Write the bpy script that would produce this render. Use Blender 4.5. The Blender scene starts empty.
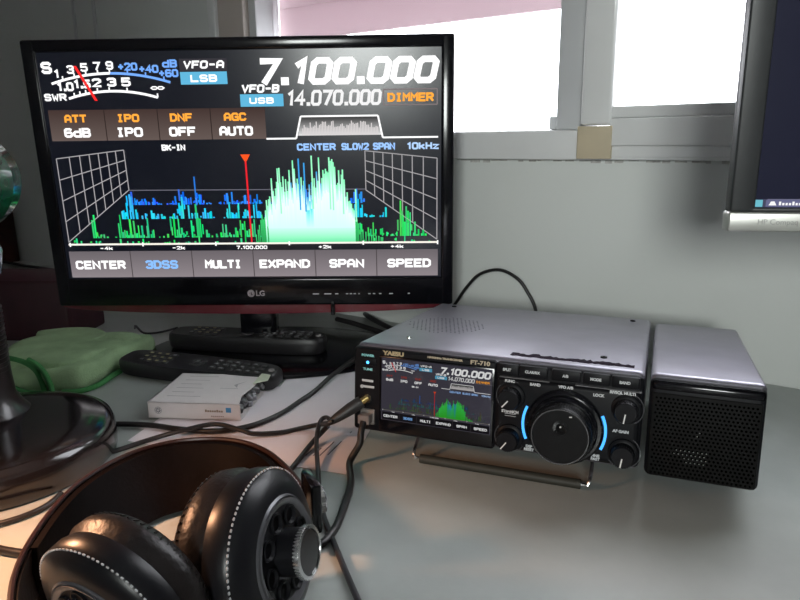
import bpy, bmesh, math, random
from mathutils import Vector, Matrix
C = bpy.context.scene
COL = C.collection
R = math.radians
rnd = random.Random(7)

# ------------------------------------------------------------------ camera
CAM_H = 0.2765
cd = bpy.data.cameras.new('camera'); cam = bpy.data.objects.new('camera', cd); COL.objects.link(cam)
cd.sensor_fit = 'HORIZONTAL'; cd.sensor_width = 36.0; cd.lens = 669.64 / 800 * 36.0
cd.clip_start = 0.01
p_, r_ = R(13.37), R(0.666)
F = Vector((0, math.cos(p_), -math.sin(p_))); U = Vector((0, math.sin(p_), math.cos(p_))); X = Vector((1, 0, 0))
RX = X * math.cos(r_) - U * math.sin(r_); UP = U * math.cos(r_) + X * math.sin(r_)
m = Matrix.Identity(4)
for i in range(3):
    m[i][0] = RX[i]; m[i][1] = UP[i]; m[i][2] = -F[i]
m.translation = Vector((0, 0, CAM_H))
cam.matrix_world = m
C.camera = cam

# ------------------------------------------------------------------ exposure
vs = C.view_settings
vs.view_transform = 'Standard'; vs.look = 'None'; vs.gamma = 1; vs.use_curve_mapping = False; vs.exposure = 0.0

# ------------------------------------------------------------------ frame of the window wall
WA = R(33.685); WD = 0.8395
def W(s, n, z):
    return Vector((math.sin(WA) * n + math.cos(WA) * s, math.cos(WA) * n - math.sin(WA) * s, z))
WROT = -WA

# ------------------------------------------------------------------ world: overcast daylight outside
w = bpy.data.worlds.new('world'); C.world = w; w.use_nodes = True
bg = w.node_tree.nodes['Background']; bg.inputs[0].default_value = (0.93, 0.95, 1.0, 1); bg.inputs[1].default_value = 7.5

def area(name, loc, target, sx, sy, power, col, spread=180):
    l = bpy.data.lights.new(name, 'AREA'); l.shape = 'RECTANGLE'; l.size = sx; l.size_y = sy
    l.energy = power; l.color = col; l.spread = R(spread)
    o = bpy.data.objects.new(name, l); COL.objects.link(o); o.location = loc
    o.rotation_euler = (Vector(target) - Vector(loc)).to_track_quat('-Z', 'Y').to_euler()
    return o
# added fill lamp behind the camera, narrowly aimed to brighten the window wall
area('wall_fill', W(0.5, -1.2, 0.55), W(-0.25, 0.84, 0.24), 0.4, 0.4, 1.45, (0.95, 1.0, 0.97), 46)
# weak fill lamp added for light from the rest of the room
area('room_fill', W(0.5, -1.8, 1.0), W(-0.3, 0.5, 0.1), 1.2, 1.0, 0.15, (1.0, 0.97, 0.94))

# ------------------------------------------------------------------ helpers
def inp(b, n, v):
    if n in b.inputs: b.inputs[n].default_value = v
MC = {}
def mat(name, col, rough=0.5, metal=0.0, coat=0.0, var=0.0, vscale=60.0, bump=0.0, bscale=200.0, trans=0.0, emit=None, es=0.0, spec=None):
    if name in MC: return MC[name]
    M = bpy.data.materials.new(name); M.use_nodes = True; nt = M.node_tree; b = nt.nodes['Principled BSDF']
    c = (col[0], col[1], col[2], 1)
    inp(b, 'Base Color', c); inp(b, 'Roughness', rough); inp(b, 'Metallic', metal); inp(b, 'Coat Weight', coat); inp(b, 'Coat Roughness', 0.08)
    inp(b, 'Transmission Weight', trans)
    if spec is not None: inp(b, 'Specular IOR Level', spec)
    if emit: inp(b, 'Emission Color', (*emit, 1)); inp(b, 'Emission Strength', es)
    tc = nt.nodes.new('ShaderNodeTexCoord')
    n = nt.nodes.new('ShaderNodeTexNoise'); n.inputs['Scale'].default_value = vscale; n.inputs['Detail'].default_value = 4
    nt.links.new(tc.outputs['Object'], n.inputs['Vector'])
    mx = nt.nodes.new('ShaderNodeMix'); mx.data_type = 'RGBA'; mx.blend_type = 'MULTIPLY'; mx.inputs['Factor'].default_value = 1
    mr = nt.nodes.new('ShaderNodeMapRange'); mr.inputs['From Min'].default_value = 0.3; mr.inputs['From Max'].default_value = 0.7
    mr.inputs['To Min'].default_value = 1 - var; mr.inputs['To Max'].default_value = 1 + var * 0.4
    nt.links.new(n.outputs['Fac'], mr.inputs['Value'])
    mx.inputs['A'].default_value = c; nt.links.new(mr.outputs['Result'], mx.inputs['B']); nt.links.new(mx.outputs['Result'], b.inputs['Base Color'])
    if bump > 0:
        n2 = nt.nodes.new('ShaderNodeTexNoise'); n2.inputs['Scale'].default_value = bscale; n2.inputs['Detail'].default_value = 6
        nt.links.new(tc.outputs['Object'], n2.inputs['Vector'])
        bp = nt.nodes.new('ShaderNodeBump'); bp.inputs['Strength'].default_value = bump; bp.inputs['Distance'].default_value = 0.001
        nt.links.new(n2.outputs['Fac'], bp.inputs['Height']); nt.links.new(bp.outputs['Normal'], b.inputs['Normal'])
    MC[name] = M
    return M
def pixels(name, strength):
    M = bpy.data.materials.new(name); M.use_nodes = True; nt = M.node_tree; nt.nodes.clear()
    a = nt.nodes.new('ShaderNodeAttribute'); a.attribute_name = 'Col'
    e = nt.nodes.new('ShaderNodeEmission'); e.inputs['Strength'].default_value = strength
    o = nt.nodes.new('ShaderNodeOutputMaterial')
    nt.links.new(a.outputs['Color'], e.inputs['Color']); nt.links.new(e.outputs['Emission'], o.inputs['Surface'])
    return M

class MB:
    def __init__(s): s.bm = bmesh.new()
    def merge(s, b2, mt=None, mi=0):
        for f in b2.faces: f.material_index = mi
        if mt is not None: b2.transform(mt)
        me = bpy.data.meshes.new('t'); b2.to_mesh(me); b2.free(); s.bm.from_mesh(me); bpy.data.meshes.remove(me)
        return s
    def box(s, x0, x1, y0, y1, z0, z1, bev=0.0, seg=3, mt=None, mi=0):
        b = bmesh.new(); bmesh.ops.create_cube(b, size=1.0)
        bmesh.ops.scale(b, vec=(x1 - x0, y1 - y0, z1 - z0), verts=b.verts)
        bmesh.ops.translate(b, vec=((x0 + x1) / 2, (y0 + y1) / 2, (z0 + z1) / 2), verts=b.verts)
        if bev > 0: bmesh.ops.bevel(b, geom=list(b.edges), offset=bev, segments=seg, profile=0.5, affect='EDGES')
        return s.merge(b, mt, mi)
    def lathe(s, prof, seg=48, mt=None, mi=0, squash=(1, 1), cap=True):
        b = bmesh.new(); rings = []
        for (r, z) in prof:
            if r < 1e-6: rings.append([b.verts.new((0, 0, z))])
            else: rings.append([b.verts.new((r * squash[0] * math.cos(2 * math.pi * i / seg), r * squash[1] * math.sin(2 * math.pi * i / seg), z)) for i in range(seg)])
        for A, B in zip(rings, rings[1:]):
            if len(A) == 1 and len(B) == 1: continue
            for i in range(seg):
                j = (i + 1) % seg
                if len(A) == 1: b.faces.new((A[0], B[i], B[j]))
                elif len(B) == 1: b.faces.new((A[i], A[j], B[0]))
                else: b.faces.new((A[i], A[j], B[j], B[i]))
        if cap:
            for q in (rings[0], rings[-1]):
                if len(q) > 1:
                    try: b.faces.new(q)
                    except ValueError: pass
        bmesh.ops.recalc_face_normals(b, faces=list(b.faces))
        return s.merge(b, mt, mi)
    def tube(s, pts, r, seg=10, sub=6, closed=False, mi=0, mt=None, taper=None):
        P = spline(pts, sub, closed)
        b = bmesh.new(); rings = []; n = len(P); up = None
        for i, q in enumerate(P):
            a = P[i - 1] if (i > 0 or closed) else P[i]; c = P[(i + 1) % n] if (i < n - 1 or closed) else P[i]
            t = (c - a).normalized()
            if up is None:
                up = Vector((0, 0, 1)) if abs(t.z) < .9 else Vector((1, 0, 0))
            up = (up - t * up.dot(t)); up.normalize(); sd = t.cross(up)
            rr = r if taper is None else taper(i / max(1, n - 1))
            rings.append([b.verts.new(q + (up * math.cos(2 * math.pi * k / seg) + sd * math.sin(2 * math.pi * k / seg)) * rr) for k in range(seg)])
        prs = list(zip(rings, rings[1:])) + ([(rings[-1], rings[0])] if closed else [])
        for A, B in prs:
            for k in range(seg): b.faces.new((A[k], A[(k + 1) % seg], B[(k + 1) % seg], B[k]))
        if not closed: b.faces.new(rings[0]); b.faces.new(rings[-1])
        bmesh.ops.recalc_face_normals(b, faces=list(b.faces))
        return s.merge(b, mt, mi)
    def poly(s, pts, th, axis='y', mt=None, mi=0):
        """closed outline extruded by th along axis; pts are in the other two coordinates"""
        b = bmesh.new()
        v = [b.verts.new((p[0], 0, p[1]) if axis == 'y' else (p[0], p[1], 0)) for p in pts]
        f = b.faces.new(v)
        g = bmesh.ops.extrude_face_region(b, geom=[f])
        bmesh.ops.translate(b, vec=(0, th, 0) if axis == 'y' else (0, 0, th), verts=[q for q in g['geom'] if isinstance(q, bmesh.types.BMVert)])
        bmesh.ops.recalc_face_normals(b, faces=list(b.faces))
        return s.merge(b, mt, mi)
    def text(s, txt, size, mt=None, mi=0, align='CENTER', bold=0.0, shear=0.0, sx=1.0, depth=0.0):
        cu = bpy.data.curves.new('t', 'FONT'); cu.body = txt; cu.size = size; cu.align_x = align; cu.align_y = 'CENTER'
        cu.offset = bold; cu.shear = shear; cu.extrude = depth; cu.resolution_u = 4
        o = bpy.data.objects.new('t', cu); COL.objects.link(o)
        dg = bpy.context.evaluated_depsgraph_get()
        me = bpy.data.meshes.new_from_object(o.evaluated_get(dg))
        b = bmesh.new(); b.from_mesh(me)
        bmesh.ops.scale(b, vec=(sx, 1, 1), verts=b.verts)
        b.transform(Matrix.Rotation(R(90), 4, 'X'))
        bpy.data.objects.remove(o); bpy.data.curves.remove(cu); bpy.data.meshes.remove(me)
        return s.merge(b, mt, mi)
    def build(s, name, mats, parent=None, smooth=True, angle=35, loc=None, rot=None):
        me = bpy.data.meshes.new(name); s.bm.to_mesh(me); s.bm.free()
        for q in (mats if isinstance(mats, (list, tuple)) else [mats]): me.materials.append(q)
        if smooth:
            me.polygons.foreach_set('use_smooth', [True] * len(me.polygons))
            try: me.set_sharp_from_angle(angle=R(angle))
            except Exception: pass
        o = bpy.data.objects.new(name, me); COL.objects.link(o)
        if parent is not None: o.parent = parent
        if loc is not None: o.location = loc
        if rot is not None: o.rotation_euler = rot
        return o
def spline(pts, sub=6, closed=False):
    P = [Vector(q) for q in pts]
    if len(P) == 2: return [P[0].lerp(P[1], i / sub) for i in range(sub + 1)]
    out = []; n = len(P); rng = n if closed else n - 1
    for i in range(rng):
        if closed: a, b_, c, d = P[i - 1], P[i], P[(i + 1) % n], P[(i + 2) % n]
        else: a, b_, c, d = P[max(0, i - 1)], P[i], P[i + 1], P[min(n - 1, i + 2)]
        for k in range(sub):
            t = k / sub
            out.append(0.5 * ((2 * b_) + (c - a) * t + (2 * a - 5 * b_ + 4 * c - d) * t * t + (3 * b_ - a - 3 * c + d) * t ** 3))
    if not closed: out.append(P[-1])
    return out
T = Matrix.Translation
def RotY2(n):  # frame whose local z is n
    return Vector(n).normalized().to_track_quat('Z', 'Y').to_matrix().to_4x4()
def empty(name, loc, rz=0.0, rx=0.0):
    o = bpy.data.objects.new(name, None); COL.objects.link(o); o.empty_display_size = 0.03
    o.location = loc; o.rotation_euler = (rx, 0, rz)
    return o
def tag(o, label=None, cat=None, group=None, kind=None):
    if label: o['label'] = label
    if cat: o['category'] = cat
    if group: o['group'] = group
    if kind: o['kind'] = kind
    return o
def wobj(mb, name, mats, **k):   # something laid out in the wall frame (x along the wall, y towards it)
    return mb.build(name, mats, rot=(0, 0, WROT), **k)
def struct(mb, name, mats, **k):
    return tag(wobj(mb, name, mats, **k), kind='structure')

# ------------------------------------------------------------------ materials
m_wall = mat('wall_paint', (0.66, 0.68, 0.655), 0.55, var=0.05, vscale=3, bump=0.25, bscale=90)
m_ceil = mat('ceiling_paint', (0.75, 0.75, 0.73), 0.8, var=0.03, vscale=3)
m_floor = mat('floor_tile', (0.30, 0.25, 0.2), 0.5, var=0.2, vscale=6)
m_alu = mat('white_aluminium', (0.74, 0.745, 0.74), 0.36, var=0.05, vscale=12, coat=0.3)
m_alug = mat('grey_aluminium', (0.55, 0.56, 0.57), 0.4, var=0.05, vscale=12)
m_stile = mat('beige_frame', (0.52, 0.46, 0.42), 0.5, var=0.08, vscale=14)
m_tape = mat('beige_tape', (0.55, 0.47, 0.33), 0.6, var=0.1, vscale=30)
m_grime = mat('grime', (0.2, 0.18, 0.15), 0.9, var=0.4, vscale=120)
m_desk = mat('desk_laminate', (0.395, 0.425, 0.405), 0.38, var=0.08, vscale=25, bump=0.06, bscale=300)
m_black = mat('black_plastic', (0.010, 0.010, 0.012), 0.42, var=0.15, bump=0.05, bscale=700, spec=.12)
m_gloss = mat('glossy_black', (0.004, 0.004, 0.006), 0.16, coat=0.15, spec=.35, var=0.1)
m_rubber = mat('black_rubber', (0.008, 0.008, 0.008), 0.6, spec=.08, var=0.2, bump=0.1, bscale=500)
m_cable = mat('cable_black', (0.014, 0.012, 0.013), 0.42, var=0.15, vscale=80)
m_chrome = mat('chrome', (0.75, 0.75, 0.76), 0.22, metal=1.0, var=0.05)
m_white = mat('white_print', (0.75, 0.75, 0.75), 0.6, var=0.04)
m_greyprint = mat('grey_print', (0.62, 0.64, 0.66), 0.6, var=0.05)

# ------------------------------------------------------------------ room
S0, S1 = -1.9, 1.35; NF = -2.4; ZF, ZC = -0.75, 1.75
GL0, GL1 = -0.92, 0.30; WZ0, WZ1 = 0.253, 1.20
b = MB()
b.box(S0 - .1, GL0, WD, WD + .12, ZF, ZC); b.box(GL1, S1 + .1, WD, WD + .12, ZF, ZC)
b.box(GL0, GL1, WD, WD + .12, ZF, WZ0); b.box(GL0, GL1, WD, WD + .12, WZ1, ZC)
struct(b, 'wall_back', m_wall, smooth=False)
struct(MB().box(S0 - .1, S0, NF, WD, ZF, ZC), 'wall_left', m_wall, smooth=False)
struct(MB().box(S1, S1 + .1, NF, WD, ZF, ZC), 'wall_right', m_wall, smooth=False)
struct(MB().box(S0 - .1, S1 + .1, NF - .1, NF, ZF, ZC), 'wall_front', m_wall, smooth=False)
struct(MB().box(S0 - .1, S1 + .1, NF - .1, WD + .12, ZF - .1, ZF), 'floor', m_floor, smooth=False)
struct(MB().box(S0 - .1, S1 + .1, NF - .1, WD + .12, ZC, ZC + .1), 'ceiling', m_ceil, smooth=False)

# window: outer frame, left sliding leaf, right sliding leaf
win = tag(empty('window_1', W(0, WD, 0), WROT), kind='structure')
b = MB()      # y = 0 is the inner wall face; frame reaches 12 mm into the room
b.box(GL0, GL1, -.012, .07, WZ0 - .002, .287, .002)
b.box(GL0, GL1, -.012, .07, WZ1 - .03, WZ1, .002)
b.box(GL0 - .012, GL0 + .006, -.014, .07, WZ0 - .002, WZ1, .002)
b.box(GL1 - .03, GL1, -.012, .07, WZ0, WZ1, .002)
b.build('frame', m_alu, win)
b = MB(); b.box(GL0 + .006, -.855, -.008, .06, .287, WZ1 - .03, .002); b.build('jamb', m_stile, win)
b = MB(); b.box(-.855, -.838, .004, .06, .287, WZ1 - .03, .002); b.build('jamb_groove', m_alug, win)
b = MB()      # left leaf, further out
b.box(-.838, -.283, .030, .055, .283, .2885, .001); b.box(-.838, -.283, .030, .055, WZ1 - .06, WZ1 - .03, .001)
b.box(-.322, -.283, .006, .055, .2875, WZ1 - .03, .003)
b.build('left_sash', m_alug, win)
MB().box(-.336, -.322, .020, .045, .2885, .305, .001).build('stop_block', m_alug, win)
b = MB()      # right leaf, nearer the room
b.box(-.283, -.245, -.016, .024, .292, WZ1 - .03, .004)
b.box(-.247, GL1 - .03, -.013, .024, .300, .3135, .002)
b.box(-.247, GL1 - .03, -.016, .024, .2675, .2995, .002)
b.box(-.247, GL1 - .03, -.013, .024, .254, .2668, .001)
b.build('right_sash', m_alu, win)
MB().box(-.285, -.243, -.018, -.010, .2525, .2912, .001).build('beige_strip', m_tape, win)
gl = bpy.data.materials.new('window_glass'); gl.use_nodes = True; nt = gl.node_tree; nt.nodes.clear()
o_ = nt.nodes.new('ShaderNodeOutputMaterial'); tr = nt.nodes.new('ShaderNodeBsdfTransparent'); gs = nt.nodes.new('ShaderNodeBsdfGlossy'); gs.inputs['Roughness'].default_value = .02
lw = nt.nodes.new('ShaderNodeLayerWeight'); lw.inputs[0].default_value = .5; pw = nt.nodes.new('ShaderNodeMath'); pw.operation = 'POWER'; pw.inputs[1].default_value = 4.0
fr = nt.nodes.new('ShaderNodeMath'); fr.operation = 'MULTIPLY_ADD'; fr.inputs[1].default_value = .9; fr.inputs[2].default_value = .03; mx = nt.nodes.new('ShaderNodeMixShader')
nt.links.new(lw.outputs['Facing'], pw.inputs[0]); nt.links.new(pw.outputs[0], fr.inputs[0])
nt.links.new(fr.outputs[0], mx.inputs[0]); nt.links.new(tr.outputs[0], mx.inputs[1]); nt.links.new(gs.outputs[0], mx.inputs[2]); nt.links.new(mx.outputs[0], o_.inputs[0])
MB().box(-.838, -.32, .041, .045, .286, WZ1 - .05).build('pane', gl, win, smooth=False)
MB().box(-.247, GL1 - .03, .004, .008, .312, WZ1 - .04).build('pane', gl, win, smooth=False)
# exterior roller shutter, half down over the left leaf: slats
sh = bpy.data.materials.new('shutter_slats'); sh.use_nodes = True; nt = sh.node_tree; nt.nodes.clear()
o_ = nt.nodes.new('ShaderNodeOutputMaterial'); df = nt.nodes.new('ShaderNodeBsdfDiffuse'); tl = nt.nodes.new('ShaderNodeBsdfTranslucent'); mx = nt.nodes.new('ShaderNodeMixShader'); mx.inputs[0].default_value = .30
df.inputs[0].default_value = (.50, .43, .45, 1); tl.inputs[0].default_value = (.80, .66, .70, 1)
nt.links.new(df.outputs[0], mx.inputs[1]); nt.links.new(tl.outputs[0], mx.inputs[2]); nt.links.new(mx.outputs[0], o_.inputs[0])
b = MB(); z = .4445
while z < WZ1:
    b.box(-.85, -.275, .072, .078, z, z + .0522, .0015); z += .052
b.build('shutter_blind', sh, win)
tag(wobj(MB().box(-1.27, -1.262, WD - .004, WD, .02, ZC - .01, .001), 'wall_cable', m_alug), 'thin dark cable running down the wall, nearer the window of two', 'cable')
tag(wobj(MB().box(-1.338, -1.330, WD - .004, WD, .02, ZC - .01, .001), 'wall_cable', m_alug), 'thin dark cable running down the wall, farther from the window of two', 'cable')
# grime under the frame
b = MB()
for i in range(26):
    s = -.52 + i * .0165 + rnd.uniform(-.004, .004)
    b.box(s, s + rnd.uniform(.004, .02), WD - .0006, WD + .001, .2505 - rnd.uniform(.001, .004), .2505)
struct(b, 'trim_1', mat('grime_line', (.50, .49, .46), .9, var=.3, vscale=200), smooth=False)

# desk
dk = tag(empty('desk', W(0, 0, ZF), WROT), 'long pale grey-green laminate desk against the window wall', 'desk')
MB().box(S0 + .005, .95, .04, WD - .001, -ZF - .028, -ZF, .002).build('desktop', m_desk, dk)
for s in (S0 + .06, -.5, .9):
    for n in (.08, .78):
        MB().box(s - .02, s + .02, n - .02, n + .02, 0, -ZF - .028, .002).build('leg', m_alug, dk)

# ------------------------------------------------------------------ screen contents, drawn on an 800 x 480 grid
def lin(c):
    return tuple((v / 255 / 12.92) if v / 255 <= .04045 else ((v / 255 + .055) / 1.055) ** 2.4 for v in c)
_O = [(.8, 0), (3.2, 0), (4, .9), (4, 5.1), (3.2, 6), (.8, 6), (0, 5.1), (0, .9), (.8, 0)]
GLYPH = {
 '0': [_O], 'O': [_O], '1': [[(.5, 4.8), (1.9, 6), (1.9, 0)]],
 '2': [[(0, 5), (.8, 6), (3.2, 6), (4, 5.2), (4, 4), (0, 0), (4, 0)]], '3': [[(0, 5.2), (.8, 6), (3.2, 6), (4, 5.2), (4, 4), (3, 3.1), (1.6, 3.1)], [(3, 3.1), (4, 2.2), (4, .8), (3.2, 0), (.8, 0), (0, .8)]],
 '4': [[(3, 0), (3, 6), (0, 2), (4.3, 2)]], '5': [[(4, 6), (.3, 6), (.2, 3.4), (3.2, 3.5), (4, 2.7), (4, .8), (3.2, 0), (.8, 0), (0, .7)]],
 '6': [[(3.8, 5.5), (3, 6), (.8, 6), (0, 5), (0, .9), (.8, 0), (3.2, 0), (4, .9), (4, 2.5), (3.2, 3.3), (0, 3.1)]], '7': [[(0, 6), (4, 6), (1.6, 0)]],
 '9': [[(.2, .5), (1, 0), (3.2, 0), (4, 1), (4, 5.1), (3.2, 6), (.8, 6), (0, 5.1), (0, 3.6), (.8, 2.8), (4, 2.9)]],
 'A': [[(0, 0), (0, 4.4), (1.2, 6), (2.8, 6), (4, 4.4), (4, 0)], [(0, 2.3), (4, 2.3)]], 'B': [[(0, 0), (0, 6), (3.1, 6), (3.9, 5.2), (3.9, 4), (3.1, 3.2), (0, 3.2)], [(3.1, 3.2), (4, 2.3), (4, .9), (3.2, 0), (0, 0)]],
 'C': [[(4, 4.9), (3.2, 6), (.8, 6), (0, 5.1), (0, .9), (.8, 0), (3.2, 0), (4, 1.1)]], 'D': [[(0, 0), (0, 6), (2.6, 6), (4, 4.7), (4, 1.3), (2.6, 0), (0, 0)]],
 'E': [[(4, 6), (0, 6), (0, 0), (4, 0)], [(0, 3.1), (3.4, 3.1)]], 'F': [[(4, 6), (0, 6), (0, 0)], [(0, 3), (3.4, 3)]], 'G': [[(4, 5), (3.2, 6), (.8, 6), (0, 5.1), (0, .9), (.8, 0), (4, 0), (4, 2.9), (2.2, 2.9)]],
 'I': [[(1.8, 0), (1.8, 6)], [(.8, 6), (2.8, 6)], [(.8, 0), (2.8, 0)]], 'K': [[(0, 0), (0, 6)], [(4, 6), (.2, 2.8)], [(1.2, 3.6), (4, 0)]], 'L': [[(0, 6), (0, 0), (4, 0)]],
 'M': [[(0, 0), (0, 6), (2, 3), (4, 6), (4, 0)]], 'N': [[(0, 0), (0, 6), (4, 0), (4, 6)]], 'P': [[(0, 0), (0, 6), (3.2, 6), (4, 5.1), (4, 3.6), (3.2, 2.7), (0, 2.7)]],
 'R': [[(0, 0), (0, 6), (3.2, 6), (4, 5.1), (4, 3.8), (3.2, 2.9), (0, 2.9)], [(2, 2.9), (4, 0)]], 'S': [[(4, 5.1), (3.2, 6), (.8, 6), (0, 5.2), (0, 3.9), (.8, 3.1), (3.2, 3), (4, 2.2), (4, .8), (3.2, 0), (.8, 0), (0, .9)]],
 'T': [[(0, 6), (4, 6)], [(2, 6), (2, 0)]], 'U': [[(0, 6), (0, .9), (.8, 0), (3.2, 0), (4, .9), (4, 6)]], 'V': [[(0, 6), (2, 0), (4, 6)]], 'W': [[(0, 6), (.9, 0), (2, 3.6), (3.1, 0), (4, 6)]],
 'X': [[(0, 6), (4, 0)], [(0, 0), (4, 6)]], 'H': [[(0, 0), (0, 6)], [(4, 0), (4, 6)], [(0, 3), (4, 3)]], 'k': [[(0, 0), (0, 6)], [(3.6, 4), (.2, 1.8)], [(1.2, 2.4), (3.8, 0)]],
 'z': [[(0, 4), (4, 4), (0, 0), (4, 0)]], 'd': [[(4, 6), (4, 0), (.8, 0), (0, .9), (0, 3), (.8, 3.8), (4, 3.8)]], '-': [[(.4, 3), (3.6, 3)]], '+': [[(.3, 3), (3.7, 3)], [(2, 1), (2, 5)]],
 '\u221e': [[(2, 3), (1.5, 5), (.5, 5), (0, 3), (.5, 1), (1.5, 1), (2, 3), (2.5, 5), (3.5, 5), (4, 3), (3.5, 1), (2.5, 1), (2, 3.01)]],
}
class Pix:
    """flat coloured graphics on a display: x right, z up, facing -y"""
    def __init__(s, wd, ht): s.wd, s.ht = wd, ht; s.bm = bmesh.new(); s.cl = s.bm.loops.layers.float_color.new('Col'); s.k = wd / 800
    def P(s, u, v, l): return (-s.wd / 2 + u * s.wd / 800, -0.0003 * l * (0.3 + s.k * 1000), s.ht / 2 - v * s.ht / 480)
    def quad(s, pts, col, l=1, cols=None):
        f = s.bm.faces.new([s.bm.verts.new(s.P(u, v, l)) for u, v in pts])
        f.normal_update()
        if f.normal.y > 0: f.normal_flip()
        for i, lo in enumerate(f.loops):
            lo[s.cl] = (*col, 1)
        return f
    def grad(s, u0, v0, u1, v1, ct, cb, l=1):
        f = s.bm.faces.new([s.bm.verts.new(s.P(*q, l)) for q in ((u0, v0), (u1, v0), (u1, v1), (u0, v1))])
        zt = s.P(0, v0, l)[2]
        for lo in f.loops: lo[s.cl] = (*(ct if abs(lo.vert.co.z - zt) < 1e-7 else cb), 1)
    def rect(s, u0, v0, u1, v1, col, l=1): s.quad([(u0, v0), (u1, v0), (u1, v1), (u0, v1)], col, l)
    def line(s, pts, wd, col, l=2):
        for (a, b), (c, d) in zip(pts, pts[1:]):
            L = math.hypot(c - a, d - b) or 1; nx, ny = -(d - b) / L * wd / 2, (c - a) / L * wd / 2
            s.quad([(a + nx, b + ny), (c + nx, d + ny), (c - nx, d - ny), (a - nx, b - ny)], col, l)
    def text(s, t, u, v, h, col, l=3, align='CENTER', bold=.245, shear=0, width=None):
        """blocky display lettering drawn with strokes on a 4 x 6 cell"""
        adv = []; x = 0
        for ch in t:
            wch = {'.': 1.1, ' ': 2.4, '1': 2.6, 'I': 3.6, '-': 3.6, '\u221e': 7}.get(ch, 4.0); adv.append((x, wch)); x += wch + 1.75
        tot = x - 1.75; k = h / 6.0; kx = (width / tot) if width else k
        off = u - tot * kx / 2 if align == 'CENTER' else u
        wd = max(bold * h, 1.2)
        for ch, (cx, wch) in zip(t, adv):
            if ch == '.':
                q = off + cx * kx; w2 = wd * .62
                s.quad([(q, v + h / 2 - 2 * w2), (q + 2 * w2, v + h / 2 - 2 * w2), (q + 2 * w2, v + h / 2), (q, v + h / 2)], col, l); continue
            for st in GLYPH.get(ch, []):
                pts = []
                for (gx, gy) in st:
                    px = gx * (wch / 4.0 if ch not in '1I' else 1); py = gy
                    yy = v + h / 2 - wd / 2 - (py / 6.0) * (h - wd)
                    pts.append((off + (cx + px) * kx + shear * (v + h / 2 - yy), yy))
                s.stroke(pts, wd, col, l)
    def stroke(s, pts, wd, col, l):
        closed = len(pts) > 2 and math.dist(pts[0], pts[-1]) < 1e-6
        P = pts[:-1] if closed else pts; n = len(P); L, Rr = [], []
        for i, q in enumerate(P):
            a = P[i - 1] if (i or closed) else None; c = P[(i + 1) % n] if (i < n - 1 or closed) else None
            d1 = ((q[0] - a[0]), (q[1] - a[1])) if a else ((c[0] - q[0]), (c[1] - q[1]))
            d2 = ((c[0] - q[0]), (c[1] - q[1])) if c else d1
            l1 = math.hypot(*d1) or 1; l2 = math.hypot(*d2) or 1
            n1 = (-d1[1] / l1, d1[0] / l1); n2 = (-d2[1] / l2, d2[0] / l2)
            mx_, my_ = n1[0] + n2[0], n1[1] + n2[1]; ml_ = math.hypot(mx_, my_) or 1; mx_ /= ml_; my_ /= ml_
            k = 1 / max(.55, mx_ * n1[0] + my_ * n1[1]); e = 0
            ex, ey = 0, 0
            if not closed and i == 0: ex, ey = -d1[0] / l1 * wd * .3, -d1[1] / l1 * wd * .3
            if not closed and i == n - 1: ex, ey = d2[0] / l2 * wd * .3, d2[1] / l2 * wd * .3
            L.append((q[0] + ex + mx_ * wd / 2 * k, q[1] + ey + my_ * wd / 2 * k)); Rr.append((q[0] + ex - mx_ * wd / 2 * k, q[1] + ey - my_ * wd / 2 * k))
        for i in range(n if closed else n - 1):
            j = (i + 1) % n
            s.quad([L[i], L[j], Rr[j], Rr[i]], col, l)
    def build(s, name, m_, parent):
        me = bpy.data.meshes.new(name); s.bm.to_mesh(me); s.bm.free(); me.materials.append(m_)
        o = bpy.data.objects.new(name, me); COL.objects.link(o); o.parent = parent
        return o
WH = lin((250, 250, 250)); BL = lin((110, 160, 235)); ORG = lin((250, 165, 60)); CY = lin((90, 170, 205))
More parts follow.
